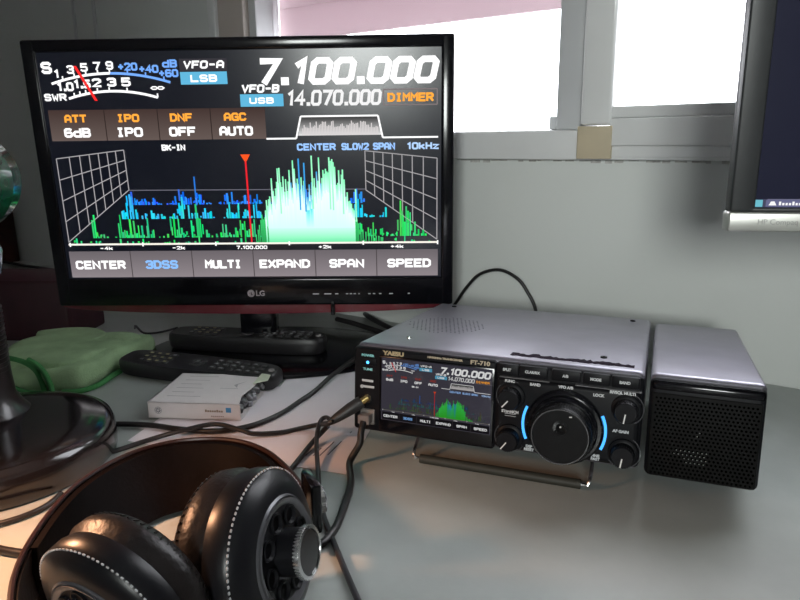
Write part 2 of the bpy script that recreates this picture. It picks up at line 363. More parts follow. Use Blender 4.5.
def display(parent, wd, ht, mp, big=True):
    B_ = lambda v: v if big else v * 1.1
    # meter
    p = Pix(wd, ht)
    p.text('S', 15, 29, 24, WH)
    for t, u, v in (('1', 34, 41), ('3', 63, 33), ('5', 91, 29), ('7', 117, 27), ('9', 143, 26)): p.text(t, u, v, 17, WH, bold=.22)
    for t, u, v, wq in (('+20', 179, 29, 36), ('+40', 221, 34, 36), ('+60', 260, 43, 36), ('dB', 264, 24, 26)): p.text(t, u, v, 16, BL, width=wq)
    A = [(21 + i * 12.05, 61 - 19.5 * (1 - ((i - 10) / 10) ** 2) + .0 * i) for i in range(21)]
    p.line(A[:11], 5, WH); p.line(A[10:], 5, BL)
    for k in (2, 4, 6, 8, 10, 13, 16, 19): p.line([A[k], (A[k][0], A[k][1] - 8)], 3, WH if k <= 10 else BL)
    for t, u, v, wq in (('1.0', 48, 67, 30), ('1.5', 83, 62, 30), ('2', 113, 60, 15), ('3', 143, 59, 15), ('5', 172, 59, 15)): p.text(t, u, v, 18, WH, width=wq)
    p.text('∞', 235, 72, 10, WH, width=26); p.text('SWR', 25, 88, 15, WH, width=42)
    A = [(52 + i * 12.1, 91 - 14 * (1 - ((i - 7.5) / 7.5) ** 2)) for i in range(16)]
    p.line(A, 5, WH)
    for k in (1, 2, 3, 5, 7, 10, 15): p.line([A[k], (A[k][0], A[k][1] - 8)], 3, WH)
    p.quad([(70, 26), (76, 26), (111, 96), (105, 96)], lin((235, 40, 40)), 4)
    p.build('signal_meter', mp, parent)
    # frequency
    p = Pix(wd, ht)
    p.rect(283, 15, 379, 40, lin((52, 50, 55)), 1); p.text('VFO-A', 331, 27, 16, WH, width=78, shear=.15)
    p.rect(283, 41, 377, 66, CY, 1); p.text('LSB', 330, 54, 15, WH, width=50)
    p.text('7.100.000', 611, 43, 54, WH, shear=.22, bold=.235, width=346)
    p.text('VFO-B', 441, 76, 17, WH, width=72, shear=.15)
    p.rect(400, 87, 487, 112, CY, 1); p.text('USB', 443, 100, 13, WH, width=46)
    p.text('14.070.000', 587, 96, 32, lin((225, 225, 225)), shear=.12, width=184, bold=.19)
    p.line([(688, 81), (795, 81), (795, 112), (688, 112), (688, 81)], 2.5, lin((120, 110, 110))); p.text('DIMMER', 742, 97, 18, ORG, width=88)
    p.build('frequency_readout', mp, parent)
    # function bar
    p = Pix(wd, ht)
    if big:
        p.grad(5, 114, 448, 178, lin((62, 48, 45)), lin((92, 80, 76)), 1)
        for u in (120, 229, 337): p.rect(u - 1, 114, u + 1, 178, lin((45, 36, 34)), 2)
    for t, b_, u in (('ATT', '6dB', 60), ('IPO', 'IPO', 168), ('DNF', 'OFF', 277), ('AGC', 'AUTO', 387)):
        p.text(t, u, 132, 17, ORG if big else lin((150, 60, 50)), width=42); p.text(b_, u, 161, 20, WH, width=50 if b_ != 'AUTO' else 64)
    p.text('BK-IN', 255, 194, 13, WH, width=46)
    p.build('function_bar', mp, parent)
    # filter shape
    p = Pix(wd, ht)
    for i in range(12):
        v0 = 134 + i * 3.2; g = lin((60 + 13 * i,) * 3)
        p.rect(521 - i * .7, v0, 676 + i * .7, v0 + 3.2, g, 1)
    for i in range(50):
        u = 522 + i * 3.1; h = rnd.uniform(6, 22); p.rect(u, 172 - h - 8, u + 2.2, 172, lin((200, 195, 195)), 2)
    p.line([(448, 178), (509, 178), (520, 133), (676, 133), (685, 178), (797, 178)], 3.5, WH, 3)
    p.text('CENTER', 549, 196, 15, lin((150, 190, 245)), width=76); p.text('SLOW2 SPAN', 655, 196, 15, lin((150, 190, 245)), width=106)
    p.text('10kHz', 766, 196, 15, lin((170, 200, 240)), width=62)
    p.build('filter_graph', mp, parent)
    # spectrum
    p = Pix(wd, ht); G = lin((150, 148, 150)) if big else lin((70, 70, 80))
    if big:
        for i in range(8):
            t = (i / 7) ** .85; u = 8 + 143 * t; vt = 215 - 17 * t; vb = 398 - 114 * t; p.line([(u, vt), (u + 1, vb)], 2, G)
            u = 795 - 147 * t; vt = 222 - 17 * t; p.line([(u, vt), (u, 397 - 109 * t)], 2, G)
        for j in range(5):
            a = j / 4; p.line([(8, 215 + 183 * a), (151, 198 + 86 * a)], 2, G); p.line([(795, 222 + 175 * a), (648, 205 + 83 * a)], 2, G)
        p.line([(151, 284), (648, 286)], 2, lin((95, 95, 105)))
    blue, cyan, green = ((30, 110, 225), (30, 180, 215), (40, 190, 100)) if big else ((30, 60, 100), (40, 90, 90), (60, 80, 45))
    for (u0, u1, vb, col, hh, n) in ((150, 645, 316, blue, 26, 200), (125, 690, 347, cyan, 34, 190), (60, 770, 389, green, 56, 230), (15, 790, 402, green, 12, 120)):
        for i in range(n):
            u = u0 + (u1 - u0) * (i + rnd.random()) / n
            cl = .5 + .5 * math.sin(u * .085 + vb) * math.sin(u * .031 + 2 + vb)
            h = hh * (rnd.random() ** 1.6) * (.08 + 1.75 * cl ** 1.6)
            c = tuple(max(0, q + rnd.randint(-20, 30)) for q in col)
            if h > 2.5: p.rect(u, vb - h, u + rnd.uniform(2.5, 4.4), vb - (rnd.uniform(.2, .6) * h if rnd.random() < .25 else 0), lin(c), 2)
    p.rect(290, 256, 293, 318, lin((40, 110, 200)), 2)
    env = [(410, 20), (425, 60), (440, 95), (452, 120), (465, 140), (480, 150), (500, 165), (515, 150), (525, 120), (535, 140), (555, 165), (575, 180), (590, 160), (605, 130), (616, 100), (627, 50), (640, 28), (680, 12)]
    def ev(u):
        for (a, b1), (c, d1) in zip(env, env[1:]):
            if a <= u <= c: return b1 + (d1 - b1) * (u - a) / (c - a)
        return 0
    u = 412
    while u < 680:
        e = ev(u) * (.92 if big else .78); h = e * rnd.uniform(.82, 1.12) * (1.0 if rnd.random() > .08 else 1.25)
        h = min(h, 186); vt = 404 - h
        if big:
            dip = abs(u - 528) < 9
            if h > 70:
                p.grad(u, vt, u + 2.8, vt + h * .28, lin((40, 150, 210)) if dip or 480 < u < 560 and rnd.random() < .25 else lin((120, 235, 170)), lin((205, 250, 240)), 3)
                p.grad(u, vt + h * .28, u + 2.8, 370, lin((225, 255, 250)) if not dip else lin((90, 215, 225)), lin((200, 255, 235)), 3)
                p.grad(u, 370, u + 2.8, 404, lin((190, 255, 225)), lin((90, 215, 150)), 3)
            else:
                p.grad(u, vt, u + 2.4, 404, lin((60, 200, 110)), lin((40, 150, 80)), 3)
        else:
            p.grad(u, vt, u + 2.8, 404, lin((40, 130, 190)) if 490 < u < 560 and rnd.random() < .6 else lin((60, 200, 80)), lin((50, 170, 40)), 3)
        u += 2.7 if h > 50 else rnd.uniform(3, 7)
    for u, h in ((438, 96), (468, 165), (509, 184), (520, 175), (536, 190), (572, 186), (578, 182), (599, 160), (625, 118)):
        p.rect(u, 404 - h * (1 if big else .62), u + 3, 404 - h * .4, lin((60, 150, 215)) if u in (509, 520) else lin((150, 240, 190)) if big else lin((60, 190, 90)), 4)
    p.line([(8, 403), (797, 403)], 4, lin((235, 230, 220)) if big else lin((120, 115, 110)), 5)
    for u, t in ((89, '-4k'), (245, '-2k'), (402, '7.100.000'), (558, '+2k'), (711, '+4k')): p.text(t, u, 412, 8, WH, width=64 if len(t) > 4 else 26, l=5)
    for k in range(6): p.rect(10 + k * 157, 399, 13 + k * 157, 408, WH, 5)
    p.line([(402, 222), (403, 400)], 3.5, lin((215, 35, 45)), 6); p.quad([(392, 210), (412, 210), (402, 228)], lin((240, 80, 30)), 6)
    p.build('spectrum_graph', mp, parent)
    # lower buttons
    p = Pix(wd, ht)
    if big: p.grad(5, 419, 797, 479, lin((98, 92, 96)), lin((130, 122, 126)), 1)
    else:
        p.rect(5, 419, 797, 479, lin((28, 26, 30)), 1)
    for u in (138, 271, 403, 536, 667): p.rect(u - 1, 419, u + 1, 479, lin((70, 64, 66)), 2)
    for k, t in enumerate(('CENTER', '3DSS', 'MULTI', 'EXPAND', 'SPAN', 'SPEED')):
        p.text(t, 71 + k * 133, 450, 20, lin((130, 180, 240)) if k == 1 else WH, width=(104, 66, 74, 104, 70, 88)[k])
    p.build('button_row', mp, parent)

# ------------------------------------------------------------------ television
tv = tag(empty('television', (-.190, .8463, 0), R(-1.645)), 'large glossy black television on an oval stand, showing a bright green spectrum', 'television')
tvt = Matrix.Translation((0, 0, .2452)) @ Matrix.Rotation(R(2.289), 4, 'X')
def tvp(mb, name, mats, parent=tv, **k):
    o = mb.build(name, mats, parent, **k)
    if parent is tv: o.matrix_local = tvt
    return o
b = MB()      # bezel frame
x0, x1, z0, z1 = -.259, .258, -.176, .153; sx0, sx1, sz0, sz1 = -.2415, .2425, -.139, .1385
b.box(x0, x1, .001, .030, z0, z1, .006)
b.box(x0, sx0, -.003, .010, z0, z1, .003); b.box(sx1, x1, -.003, .010, z0, z1, .003)
b.box(sx0 - .004, sx1 + .004, -.003, .010, sz1, z1, .003); b.box(sx0 - .004, sx1 + .004, -.003, .010, z0, sz0, .003)
tvp(b, 'bezel', m_gloss)
m_redglass = mat('red_acrylic', (.17, .025, .035), .1, coat=.6, var=.2, vscale=20)
b = MB()
pts = [(x0 + .004, z0 + .004), (x1 - .004, z0 + .004)] + [(x1 - .004 - (x1 - x0 - .008) * i / 24, z0 - .001 - .011 * (math.sin(math.pi * i / 24)) ** .5) for i in range(25)]
b.poly([(q[0], q[1]) for q in pts], .008)
tvp(b, 'red_edge_strip', m_redglass)
b = MB(); b.box(-.20, .20, .029, .058, -.13, .10, .012, 4); tvp(b, 'rear_cover', m_black)
m_panel = mat('screen_panel', (.004, .004, .006), .22, var=.05, emit=(.005, .006, .011), es=1.0)
b = MB(); b.box(sx0 - .001, sx1 + .001, -.0004, .001, sz0 - .001, sz1 + .001)
scr = tvp(b, 'screen', m_panel, smooth=False)
mp = pixels('tv_pixels', 1.25)
hold = bpy.data.objects
def shift_children(parent, v):
    for c in parent.children: c.location = v
display(scr, .4805, .276, mp, True)
shift_children(scr, Vector((.0003, -.0006, 0)))
# maker's mark and touch-key legends on the chin
b = MB(); mrk = mat('badge_grey', (.42, .36, .38), .4)
b.lathe([(0, 0), (.0048, 0), (.0048, .0006), (0, .0006)], 28, mt=T((-.0035, -.0030, -.1595)) @ Matrix.Rotation(R(90), 4, 'X'))
b.text('LG', .0098, mt=T((.0085, -.0034, -.1597)), bold=.0003)
tvp(b, 'maker_badge', mrk, smooth=False)
b = MB()
b.text('L', .005, mt=T((-.0025, -.0040, -.1598)), bold=.0002); b.box(-.0054, -.0046, -.0040, -.0037, -.1592, -.1584)
tvp(b, 'badge_letter', m_black, smooth=False)
b = MB()
for u, wq in ((.077, .008), (.092, .009), (.106, .004), (.120, .003), (.125, .003), (.130, .003), (.136, .002), (.149, .003), (.155, .003), (.163, .003), (.176, .005), (.200, .003)):
    b.box(u, u + wq, -.0034, -.0028, -.1612, -.1600)
tvp(b, 'key_legends', m_greyprint, smooth=False)
b = MB(); b.box(.0995, .105, -.005, .004, z0 - .013, z0 + .004, .001); tvp(b, 'joystick_key', m_gloss)
b = MB()      # neck
b.box(-.024, .024, .012, .040, .010, .085, .006)
b.box(-.04, .04, .0, .05, .004, .016, .005)
b.build('neck', m_gloss, tv)
b = MB(); b.lathe([(0, .0), (.195, .0), (.2, .002), (.199, .005), (.19, .0065), (0, .008)], 96, squash=(.86, .56), mt=T((.020, .02, 0)))
b.build('oval_base', m_gloss, tv, angle=50)

# ------------------------------------------------------------------ transceiver
RD = Matrix.Translation((-.0393, .5608, .0232)) @ Matrix.Rotation(R(-21.55), 4, 'Z') @ Matrix.Rotation(R(-4.59), 4, 'X')
rd = empty('radio_transceiver', (0, 0, 0)); rd.matrix_world = RD
tag(rd, 'black desktop radio with small colour screen, big round dial and blue arcs, on wire stand', 'radio')
m_case = mat('case_metal', (.33, .32, .37), .38, metal=.85, var=.08, vscale=40, bump=.04, bscale=900)
RWI, RH, RDp = .2385, .0800, .245
b = MB(); b.box(-.0035, RWI, .0045, RDp, .001, RH, .0045, 4); case = b.build('case', m_case, rd)
b = MB()      # perforated patch on the left rear of the top
for i in range(19):
    for j in range(13):
        if (i - 9) ** 2 / 81 + (j - 6) ** 2 / 36 > 1.02: continue
        b.lathe([(0, 0), (.0008, 0), (.0008, .0003), (0, .0003)], 8, mt=T((.006 + i * .0043 + (j % 2) * .00215, .075 + j * .0066, RH - .0001)))
b.build('speaker_perforations', mat('perforation', (.03, .03, .035), .8), case, smooth=False)
for q in ((.033, .0395), (.205, .0395), (.02, .225), (.22, .225)):
    b = MB(); b.lathe([(0, 0), (.0028, 0), (.0026, .0012), (.0012, .0014), (.001, .0006), (0, .0006)], 16, mt=T((q[0], q[1], RH - .0001))); b.build('screw', m_chrome if q[0] == .033 else m_black, case)
b = MB()      # dark worn strip of old adhesive along the front of the top
pts = [(.132 + i * .00245, .0150 + rnd.uniform(-.0010, .0010)) for i in range(41)] + [(.230 - i * .00245, .0225 + rnd.uniform(-.0020, .0045)) for i in range(41)]
b.poly(pts, .0005, axis='z', mt=T((0, 0, RH - .0001)))
b.build('adhesive_residue', mat('residue', (.03, .022, .032), .9, spec=.05, var=.4, vscale=250), case, smooth=False)
b = MB()
b.box(-.0045, .1245, .0, .014, .001, .0770, .003, 4)
b.box(.1235, RWI, -.0005, .014, .004, .0772, .004, 4)
b.box(.1255, .2368, -.0035, .005, .006, .0655, .004, 4)
panel = b.build('front_panel', m_black, rd)
# display with its glass
b = MB(); b.box(.0205, .1235, -.0012, .004, .0035, .0715, .001, 2)
fd = b.build('display_bezel', m_gloss, rd)
SW, SH = .0985, .0560; SC = Vector((.0722, -.0013, .0420))
b = MB(); b.box(-SW / 2, SW / 2, -.0001, .001, -SH / 2, SH / 2)
rs = b.build('screen', mat('small_screen_panel', (.01, .01, .014), .12, coat=.3, emit=(.028, .026, .036), es=1.0), rd, smooth=False, loc=SC)
mp2 = pixels('small_display_pixels', .62)
display(rs, SW - .001, SH - .001, mp2, False)
shift_children(rs, Vector((0, -.00015, 0)))
def lab(mb, t, x, z, h=.0024, y=-.0004, bold=.0001, wd=None):
    mb.text(t, h * 1.12 / .7, mt=T((x, y, z)), bold=bold * 1.5, sx=wd or 1.0)
b = MB(); lab(b, 'YAESU', .0335, .0740, .0030, wd=1.35, bold=.00022)
b.build('brand_lettering', mat('gold_print', (.62, .50, .30), .4, metal=.3), rd, smooth=False)
b = MB(); lab(b, 'HF/50MHz TRANSCEIVER', .080, .0745, .0014, wd=1.25); lab(b, 'FT-710', .1105, .0742, .0030, wd=1.2, bold=.00015)
b.build('model_lettering', mat('gold_print_dim', (.5, .42, .30), .5), rd, smooth=False)
b = MB(); lab(b, 'POWER', .0092, .0700, .0018, wd=1.2); lab(b, 'TUNE', .0092, .0575, .0018, wd=1.2)
b.build('power_lettering', mat('teal_print', (.25, .55, .55), .5, emit=(.05, .14, .14), es=.8), rd, smooth=False)
b = MB()
for z_, wq, h_ in ((.0470, .011, .0022), (.0415, .012, .0022)): b.box(.0035, .0035 + wq, -.0004, .001, z_ - h_ / 2, z_ + h_ / 2, .0004, 1)
b.lathe([(.0008, 0), (.0016, 0), (.0016, .0004), (.0008, .0004), (.0008, 0)], 14, mt=T((.0040, -.0006, .0415)) @ Matrix.Rotation(R(90), 4, 'X'))
b.build('jack_symbols', m_greyprint, rd, smooth=False)
MB().box(.0025, .0175, -.0012, .002, .0610, .0680, .0012, 2).build('power_button', m_black, rd)
b = MB(); b.lathe([(0, 0), (.0014, 0), (.0012, .0006), (0, .0009)], 16, mt=T((.0095, -.0012, .0640)) @ Matrix.Rotation(R(90), 4, 'X'))
b.build('power_light', mat('blue_led', (.05, .3, .9), .3, emit=(.08, .42, 1.0), es=2.5), rd)
ring = lambda r0, r1, h: [(r0, 0), (r1, 0), (r1, h), (r0, h), (r0, 0)]
FX = Matrix.Rotation(R(90), 4, 'X')       # local z of a lathe points out of the front panel (-y)
b = MB(); b.lathe(ring(.0019, .0042, .0018), 24, mt=T((.0095, 0, .0310)) @ FX, cap=False); b.build('headphone_jack', m_chrome, rd)
b = MB()
b.box(.0030, .0165, -.0018, .001, .0075, .0215, .0006, 1); b.build('microphone_socket', mat('socket_grey', (.30, .27, .25), .4, metal=.4), rd)
# top row of buttons and the labels
for x, wq, t in ((.1315, .015, 'SPLIT'), (.1520, .020, 'CLAR/RX'), (.1780, .020, 'A/B'), (.2010, .018, 'MODE'), (.2225, .018, 'BAND')):
    bt = MB().box(x - wq / 2 + .001, x + wq / 2 + .004, -.0022, .002, .0670, .0765, .0015, 2).build('button', m_black, rd)
    b = MB(); lab(b, t, x + .002, .0718, .0019, y=-.0026, wd=.95); b.build('legend', m_greyprint, bt, smooth=False)
for t, x, z_ in (('FUNC', .1365, .0630), ('BAND', .1570, .0625), ('LOCK', .2060, .0600), ('STEP/MCH', .1378, .0375), ('DSP', .1545, .0105), ('RESET', .1545, .0078), ('FINE', .2065, .0110), ('FAST', .2065, .0083), ('AF GAIN', .2240, .0335), ('RF/SQL MULTI', .2235, .0640), ('VFO A/B', .1810, .0632)):
    b = MB(); lab(b, t, x, z_, .0019, y=-.0040, wd=1.0, bold=.00012)
    if t == 'STEP/MCH': b.box(.1335, .1425, -.0039, -.0035, .0337, .0340); b.box(.1335, .1425, -.0039, -.0035, .0355, .0358)
    b.build('knob_lettering', m_greyprint, rd, smooth=False)
b = MB(); b.box(.128, .168, -.0040, .000, .0656, .0662); b.box(.188, .237, -.0040, .000, .0656, .0662); b.build('trim_line', mat('trim_dim', (.16, .16, .17), .4), rd)
# main dial
DX, DZ = .1815, .0315
b = MB()
b.lathe([(0, 0), (.0300, 0), (.0300, .0035), (.0285, .0048), (.0262, .0050), (.0262, .0100), (.0245, .0115), (0, .0115)], 96)
dial = b.build('tuning_dial', m_gloss, rd, loc=(DX, -.0035, DZ), rot=(R(90), 0, 0))
b = MB(); b.lathe([(0, .0115), (.0225, .0115), (.0226, .0245), (.0218, .0262), (.0210, .0265), (.0207, .0258), (0, .0258)], 96)
for k in range(72):
    b.box(.0224, .0231, -.0004, .0004, .013, .0240, mt=Matrix.Rotation(2 * math.pi * k / 72, 4, 'Z'))
kn = b.build('dial_knob', mat('dial_rubber', (.008, .008, .009), .42, var=.15, spec=.14), dial, angle=30)
b = MB(); b.lathe([(.0209, .0262), (.0216, .0262), (.0216, .0267), (.0209, .0267), (.0209, .0262)], 96, cap=False); b.build('rim', mat('rim_grey', (.18, .18, .19), .25, metal=.7), dial)
b = MB(); b.lathe([(0, .0256), (.0030, .0257), (.0052, .0262), (.0058, .0262), (.0058, .0258), (0, .0258)], 32, mt=T((0, .007, 0))); b.build('finger_dimple', mat('dimple', (.006, .006, .007), .12, coat=.5), dial)
b = MB(); b.lathe([(0, 0), (.0008, 0), (.0007, .0004), (0, .0005)], 12, mt=T((.0002, .0078, .0262))); b.box(.0085, .0105, .0150, .0158, .0258, .0266, mt=Matrix.Rotation(R(8), 4, 'Z')); b.build('dial_mark', m_white, dial)
led = mat('blue_arc_light', (.05, .3, .9), .3, emit=(.06, .42, 1.0), es=1.15)
for sgn in (0, 1):
    b = MB(); bm2 = bmesh.new(); n = 16; vs_ = []
    for i in range(n + 1):
        a = (R(-25) + R(50) * i / n) + (math.pi if sgn else 0)
        vs_.append([bm2.verts.new((r * math.cos(a), r * math.sin(a), z_)) for r, z_ in ((.0312, 0), (.0332, 0), (.0332, .001), (.0312, .001))])
    for A, B in zip(vs_, vs_[1:]):
        for k in range(4): bm2.faces.new((A[k], A[(k + 1) % 4], B[(k + 1) % 4], B[k]))
    bm2.faces.new(vs_[0]); bm2.faces.new(vs_[-1]); bmesh.ops.recalc_face_normals(bm2, faces=list(bm2.faces))
    b.merge(bm2); b.build('blue_arc', led, rd, loc=(.1808, -.0032, .0303), rot=(R(90), 0, 0))
def small_knob(x, z, ang, double=True):
    b = MB(); prof = [(0, 0), (.0112, 0), (.0110, .0030), (.0096, .0038), (.0088, .0040), (.0084, .0125), (.0078, .0135), (0, .0135)] if double else [(0, 0), (.0100, 0), (.0092, .0034), (.0086, .0040), (.0080, .0125), (.0074, .0135), (0, .0135)]
    b.lathe(prof, 48)
    for k in range(30): b.box(.0083, .0089, -.0003, .0003, .005, .0120, mt=Matrix.Rotation(2 * math.pi * k / 30, 4, 'Z'))
    o = b.build('control_knob', m_black, rd, loc=(x, -.0030, z), rot=(R(90), 0, 0), angle=30)
    b = MB(); b.box(-.0005, .0005, -.0078, -.0005, .0134, .0140, mt=Matrix.Rotation(R(ang), 4, 'Z')); b.build('pointer', m_white, o)
    b = MB(); b.lathe([(.0124, 0), (.0128, 0), (.0128, .0004), (.0124, .0004), (.0124, 0)], 48, cap=False, mt=Matrix.Rotation(0, 4, 'Z')); b.build('scale_ring', mat('ring_dim', (.09, .09, .1), .4), o)
small_knob(.1385, .0505, -40); small_knob(.1385, .0160, -36); small_knob(.2270, .0520, -8); small_knob(.2268, .0170, -8)
# stand: bent wire with rubber sleeve, feet
Ri = RD.inverted()
def rl(x, y, zworld):           # point under the radio given in its own x, y and a world height
    a = RD @ Vector((x, y, 0)); a.z = zworld; return Ri @ a
A0, A1 = rl(.0560, .002, .0045), rl(.1990, .004, .0045)
st = None
for q, sgn in ((A0, -1), (A1, 1)):
    b = MB(); e = Vector((q.x + sgn * .004, .030, .003))
    b.tube([e + Vector((0, .01, 0)), e, Vector((q.x + sgn * .004, q.y + .004, q.z + .006)), Vector((q.x + sgn * .0025, q.y, q.z + .0004)), q, q + Vector((-sgn * .012, 0, 0))], .0016, 10, 5)
    st = b.build('wire_leg', m_chrome, rd)
MB().tube([A0 + Vector((.003, 0, 0)), A0.lerp(A1, .5), A1 - Vector((.003, 0, 0))], .0040, 14, 4).build('rubber_sleeve', mat('sleeve', (.028, .030, .024), .6, var=.15), rd)
for q in ((.03, .22), (.21, .22)):
    b = MB(); b.lathe([(0, -.0030), (.0075, -.0030), (.0085, .001), (0, .002)], 24); b.build('rubber_foot', m_rubber, rd, loc=(q[0], q[1], .0005))

# ------------------------------------------------------------------ separate loudspeaker beside it
sp = empty('loudspeaker', (0, 0, 0)); sp.matrix_world = RD @ Matrix.Translation((.2425, 0, 0))
tag(sp, 'small black box loudspeaker with perforated grille to the right of the radio', 'loudspeaker')
b = MB(); b.box(0, .0790, .003, .225, .0, .0805, .0045, 4); b.build('case', m_case, sp)
b = MB(); b.box(0, .0790, -.001, .012, .0, .0778, .005, 4); b.build('front_frame', m_black, sp)
b = MB(); b.box(.0015, .0775, -.0024, .002, .0690, .0765, .003, 3); b.build('top_lip', m_gloss, sp)
b = MB(); b.box(.002, .077, -.0022, .001, .002, .0672, .0015, 2)
gr = b.build('grille', m_rubber, sp)
b = MB()
for i in range(24):
    for j in range(21):
        b.lathe([(0, 0), (.0009, 0), (.0009, .0003), (0, .0003)], 6, mt=T((.0052 + i * .00295 + (j % 2) * .0014, -.00215, .0045 + j * .00295)) @ FX)
b.build('grille_holes', mat('hole_black', (.001, .001, .001), .9, spec=.0), gr, smooth=False)
b = MB()      # glints of the cone behind the holes, painted as pale dots
for (x, z_) in [(.0368, .0400), (.0353, .0372)] + [(.0205 + i * .00295 + (j % 2) * .0014, .0160 + j * .0029) for i in range(8) for j in range(4) if 2 < i * 1.0 + j or j > 1]:
    b.lathe([(0, 0), (.00045, 0), (.00045, .0002), (0, .0002)], 6, mt=T((x, -.0024, z_)) @ FX)
b.build('cone_glints', mat('glint', (.16, .17, .16), .3, metal=.5), gr, smooth=False)
for q in ((.014, .085), (.065, .085), (.014, .205), (.065, .205)):
    hz = -((RD @ Vector((.2425 + q[0], q[1], 0))).z - .0005)
    b = MB(); b.lathe([(0, hz), (.0055, hz), (.006, .001), (0, .001)], 20); b.build('rubber_foot', m_rubber, sp, loc=(q[0], q[1], 0))

# ------------------------------------------------------------------ second monitor at the right edge
mo = tag(empty('computer_monitor', (.235, .46, 0), R(-10)), 'second computer monitor with silver lower strip, cut off by the right edge', 'monitor')
b = MB()
MWd, MZ0, MZ1 = .50, .2265, .545
b.box(-.0075, MWd - .0075, .006, .014, .2135, MZ1, .002); b.box(.03, MWd - .04, .012, .042, .235, MZ1 - .02, .01)
b.box(-.0075, .0085, 0, .012, MZ0, MZ1, .0015); b.box(MWd - .0235, MWd - .0075, 0, .012, MZ0, MZ1, .0015)
b.box(.006, MWd - .02, 0, .012, MZ1 - .018, MZ1, .0015); b.box(.006, MWd - .02, 0, .012, MZ0, .2292, .0008)
b.build('bezel', mat('monitor_black', (.028, .030, .032), .45, var=.1), mo)
st_ = MB().box(-.0085, MWd - .0065, -.0015, .013, .213, MZ0, .0015).build('silver_strip', mat('brushed_silver', (.50, .50, .47), .36, metal=.7, var=.08, vscale=30), mo)
b = MB(); b.text('HP Compaq LA2205wg', .0052, mt=T((.0100, -.0019, .2197)), align='LEFT'); b.build('lettering', mat('silver_print', (.30, .30, .29), .5), st_, smooth=False)
ms = MB().box(.0080, MWd - .023, .0035, .006, .2288, MZ1 - .017).build('screen', mat('dark_desktop', (.005, .005, .012), .4, spec=.15, var=.1, emit=(.006, .007, .018), es=1.0), mo, smooth=False)
mp3 = pixels('desktop_pixels', 1.0)
p = Pix(.8, .48)      # here one grid unit is one millimetre; origin at the screen's lower left
p.P = lambda u, v, l: (.0085 + u / 1000, .0033 - .0001 * l, .2294 + v / 1000)
p.rect(0, 0, 470, 5.4, lin((70, 72, 95)), 1); p.rect(0, .3, 5.2, 5, lin((110, 190, 205)), 2)
p.rect(7.2, .4, 52, 5, lin((104, 106, 140)), 2); p.rect(8, 5.2, 470, 5.6, lin((120, 120, 145)), 2)
p.quad([(9, 1.3), (14, 1.3), (12.6, 4), (10.4, 4)], WH, 3)
for dx in range(7): p.rect(15.5 + dx * 2.1, 1.4, 16.9 + dx * 2.1, 3.0 + (.9 if dx in (0, 4) else 0), WH, 3)
p.line([(44, 132), (47, 138), (44, 144)], 1.1, lin((190, 190, 200)), 2)
p.build('taskbar', mp3, ms)
b = MB(); b.box(MWd / 2 - .05, MWd / 2 + .03, .040, .062, .24, .38, .01); b.box(MWd / 2 - .035, MWd / 2 + .015, .062, .085, .010, .36, .006); b.build('stand_column', m_black, mo)
b = MB(); b.lathe([(0, 0), (.108, 0), (.11, .003), (.105, .010), (0, .013)], 64, squash=(1.0, .8), mt=T((MWd / 2 - .01, .055, 0))); b.build('stand_foot', m_black, mo, angle=50)

# ------------------------------------------------------------------ desk lamp at the left edge (its head is out of view)
lp = tag(empty('desk_lamp', (-.362, .552, 0)), 'black desk lamp with heavy round base at the left edge', 'lamp')
b = MB(); b.lathe([(0, 0), (.097, 0), (.0995, .003), (.100, .010), (.0995, .024), (.097, .030), (.091, .0325), (.070, .0335), (0, .0345)], 96); b.build('round_base', mat('lamp_black', (.012, .010, .011), .16, coat=.5, var=.15), lp, angle=60)
b = MB(); b.lathe([(.038, .0335), (.034, .038), (.0275, .050), (.0255, .080), (.0245, .14), (.020, .150), (.0, .150)], 48)
for k in range(20): b.lathe(ring(.0243, .0262, .0016), 32, mt=T((0, 0, .052 + k * .0042)), cap=False)
b.build('stem', mat('stem_black', (.014, .009, .009), .28, coat=.2), lp, loc=(-.027, .034, 0))
b = MB(); b.lathe([(.016, .149), (.028, .165), (.031, .185), (.026, .200), (.014, .206), (0, .206)], 40); b.build('pale_collar', mat('pale_glass', (.20, .23, .29), .12, coat=.5), lp, loc=(-.024, .034, 0))
# marbled ornament
M = bpy.data.materials.new('marbled_green'); M.use_nodes = True; nt = M.node_tree; bs = nt.nodes['Principled BSDF']; inp(bs, 'Roughness', .12); inp(bs, 'Coat Weight', .6)
tc = nt.nodes.new('ShaderNodeTexCoord'); nz = nt.nodes.new('ShaderNodeTexNoise'); nz.inputs['Scale'].default_value = 26; nz.inputs['Distortion'].default_value = 1.2
cr = nt.nodes.new('ShaderNodeValToRGB'); e = cr.color_ramp.elements; e[0].position = .40; e[0].color = (.008, .012, .014, 1); e[1].position = .70; e[1].color = (.16, .12, .20, 1)
q = e.new(.50); q.color = (.004, .07, .03, 1); q = e.new(.58); q.color = (.02, .035, .04, 1)
nt.links.new(tc.outputs['Object'], nz.inputs['Vector']); nt.links.new(nz.outputs['Fac'], cr.inputs[0]); nt.links.new(cr.outputs[0], bs.inputs['Base Color'])
b = MB(); b.lathe([(.050 * math.sin(math.pi * i / 24), .205 + .046 - .046 * math.cos(math.pi * i / 24)) for i in range(25)], 12, cap=False); b.build('marbled_ball', M, lp, loc=(-.020, .034, -.004), angle=10)
b = MB(); b.tube([(-.013, .02, .288), (-.02, .015, .33), (-.02, -.02, .36), (.010, -.10, .325), (.036, -.169, .232)], .007, 12, 6); b.build('neck', mat('stem_black', (0, 0, 0)), lp)
hd = Matrix.Translation((.045, -.172, .205)) @ RotY2((-.30, .12, 1))
b = MB(); b.lathe([(.010, .03), (.018, .028), (.040, .002), (.045, -.020), (.0435, -.020), (.038, .001), (.014, .024), (.010, .024), (.010, .03)], 48, cap=False, mt=hd); b.build('lamp_shade', mat('stem_black', (0, 0, 0)), lp)
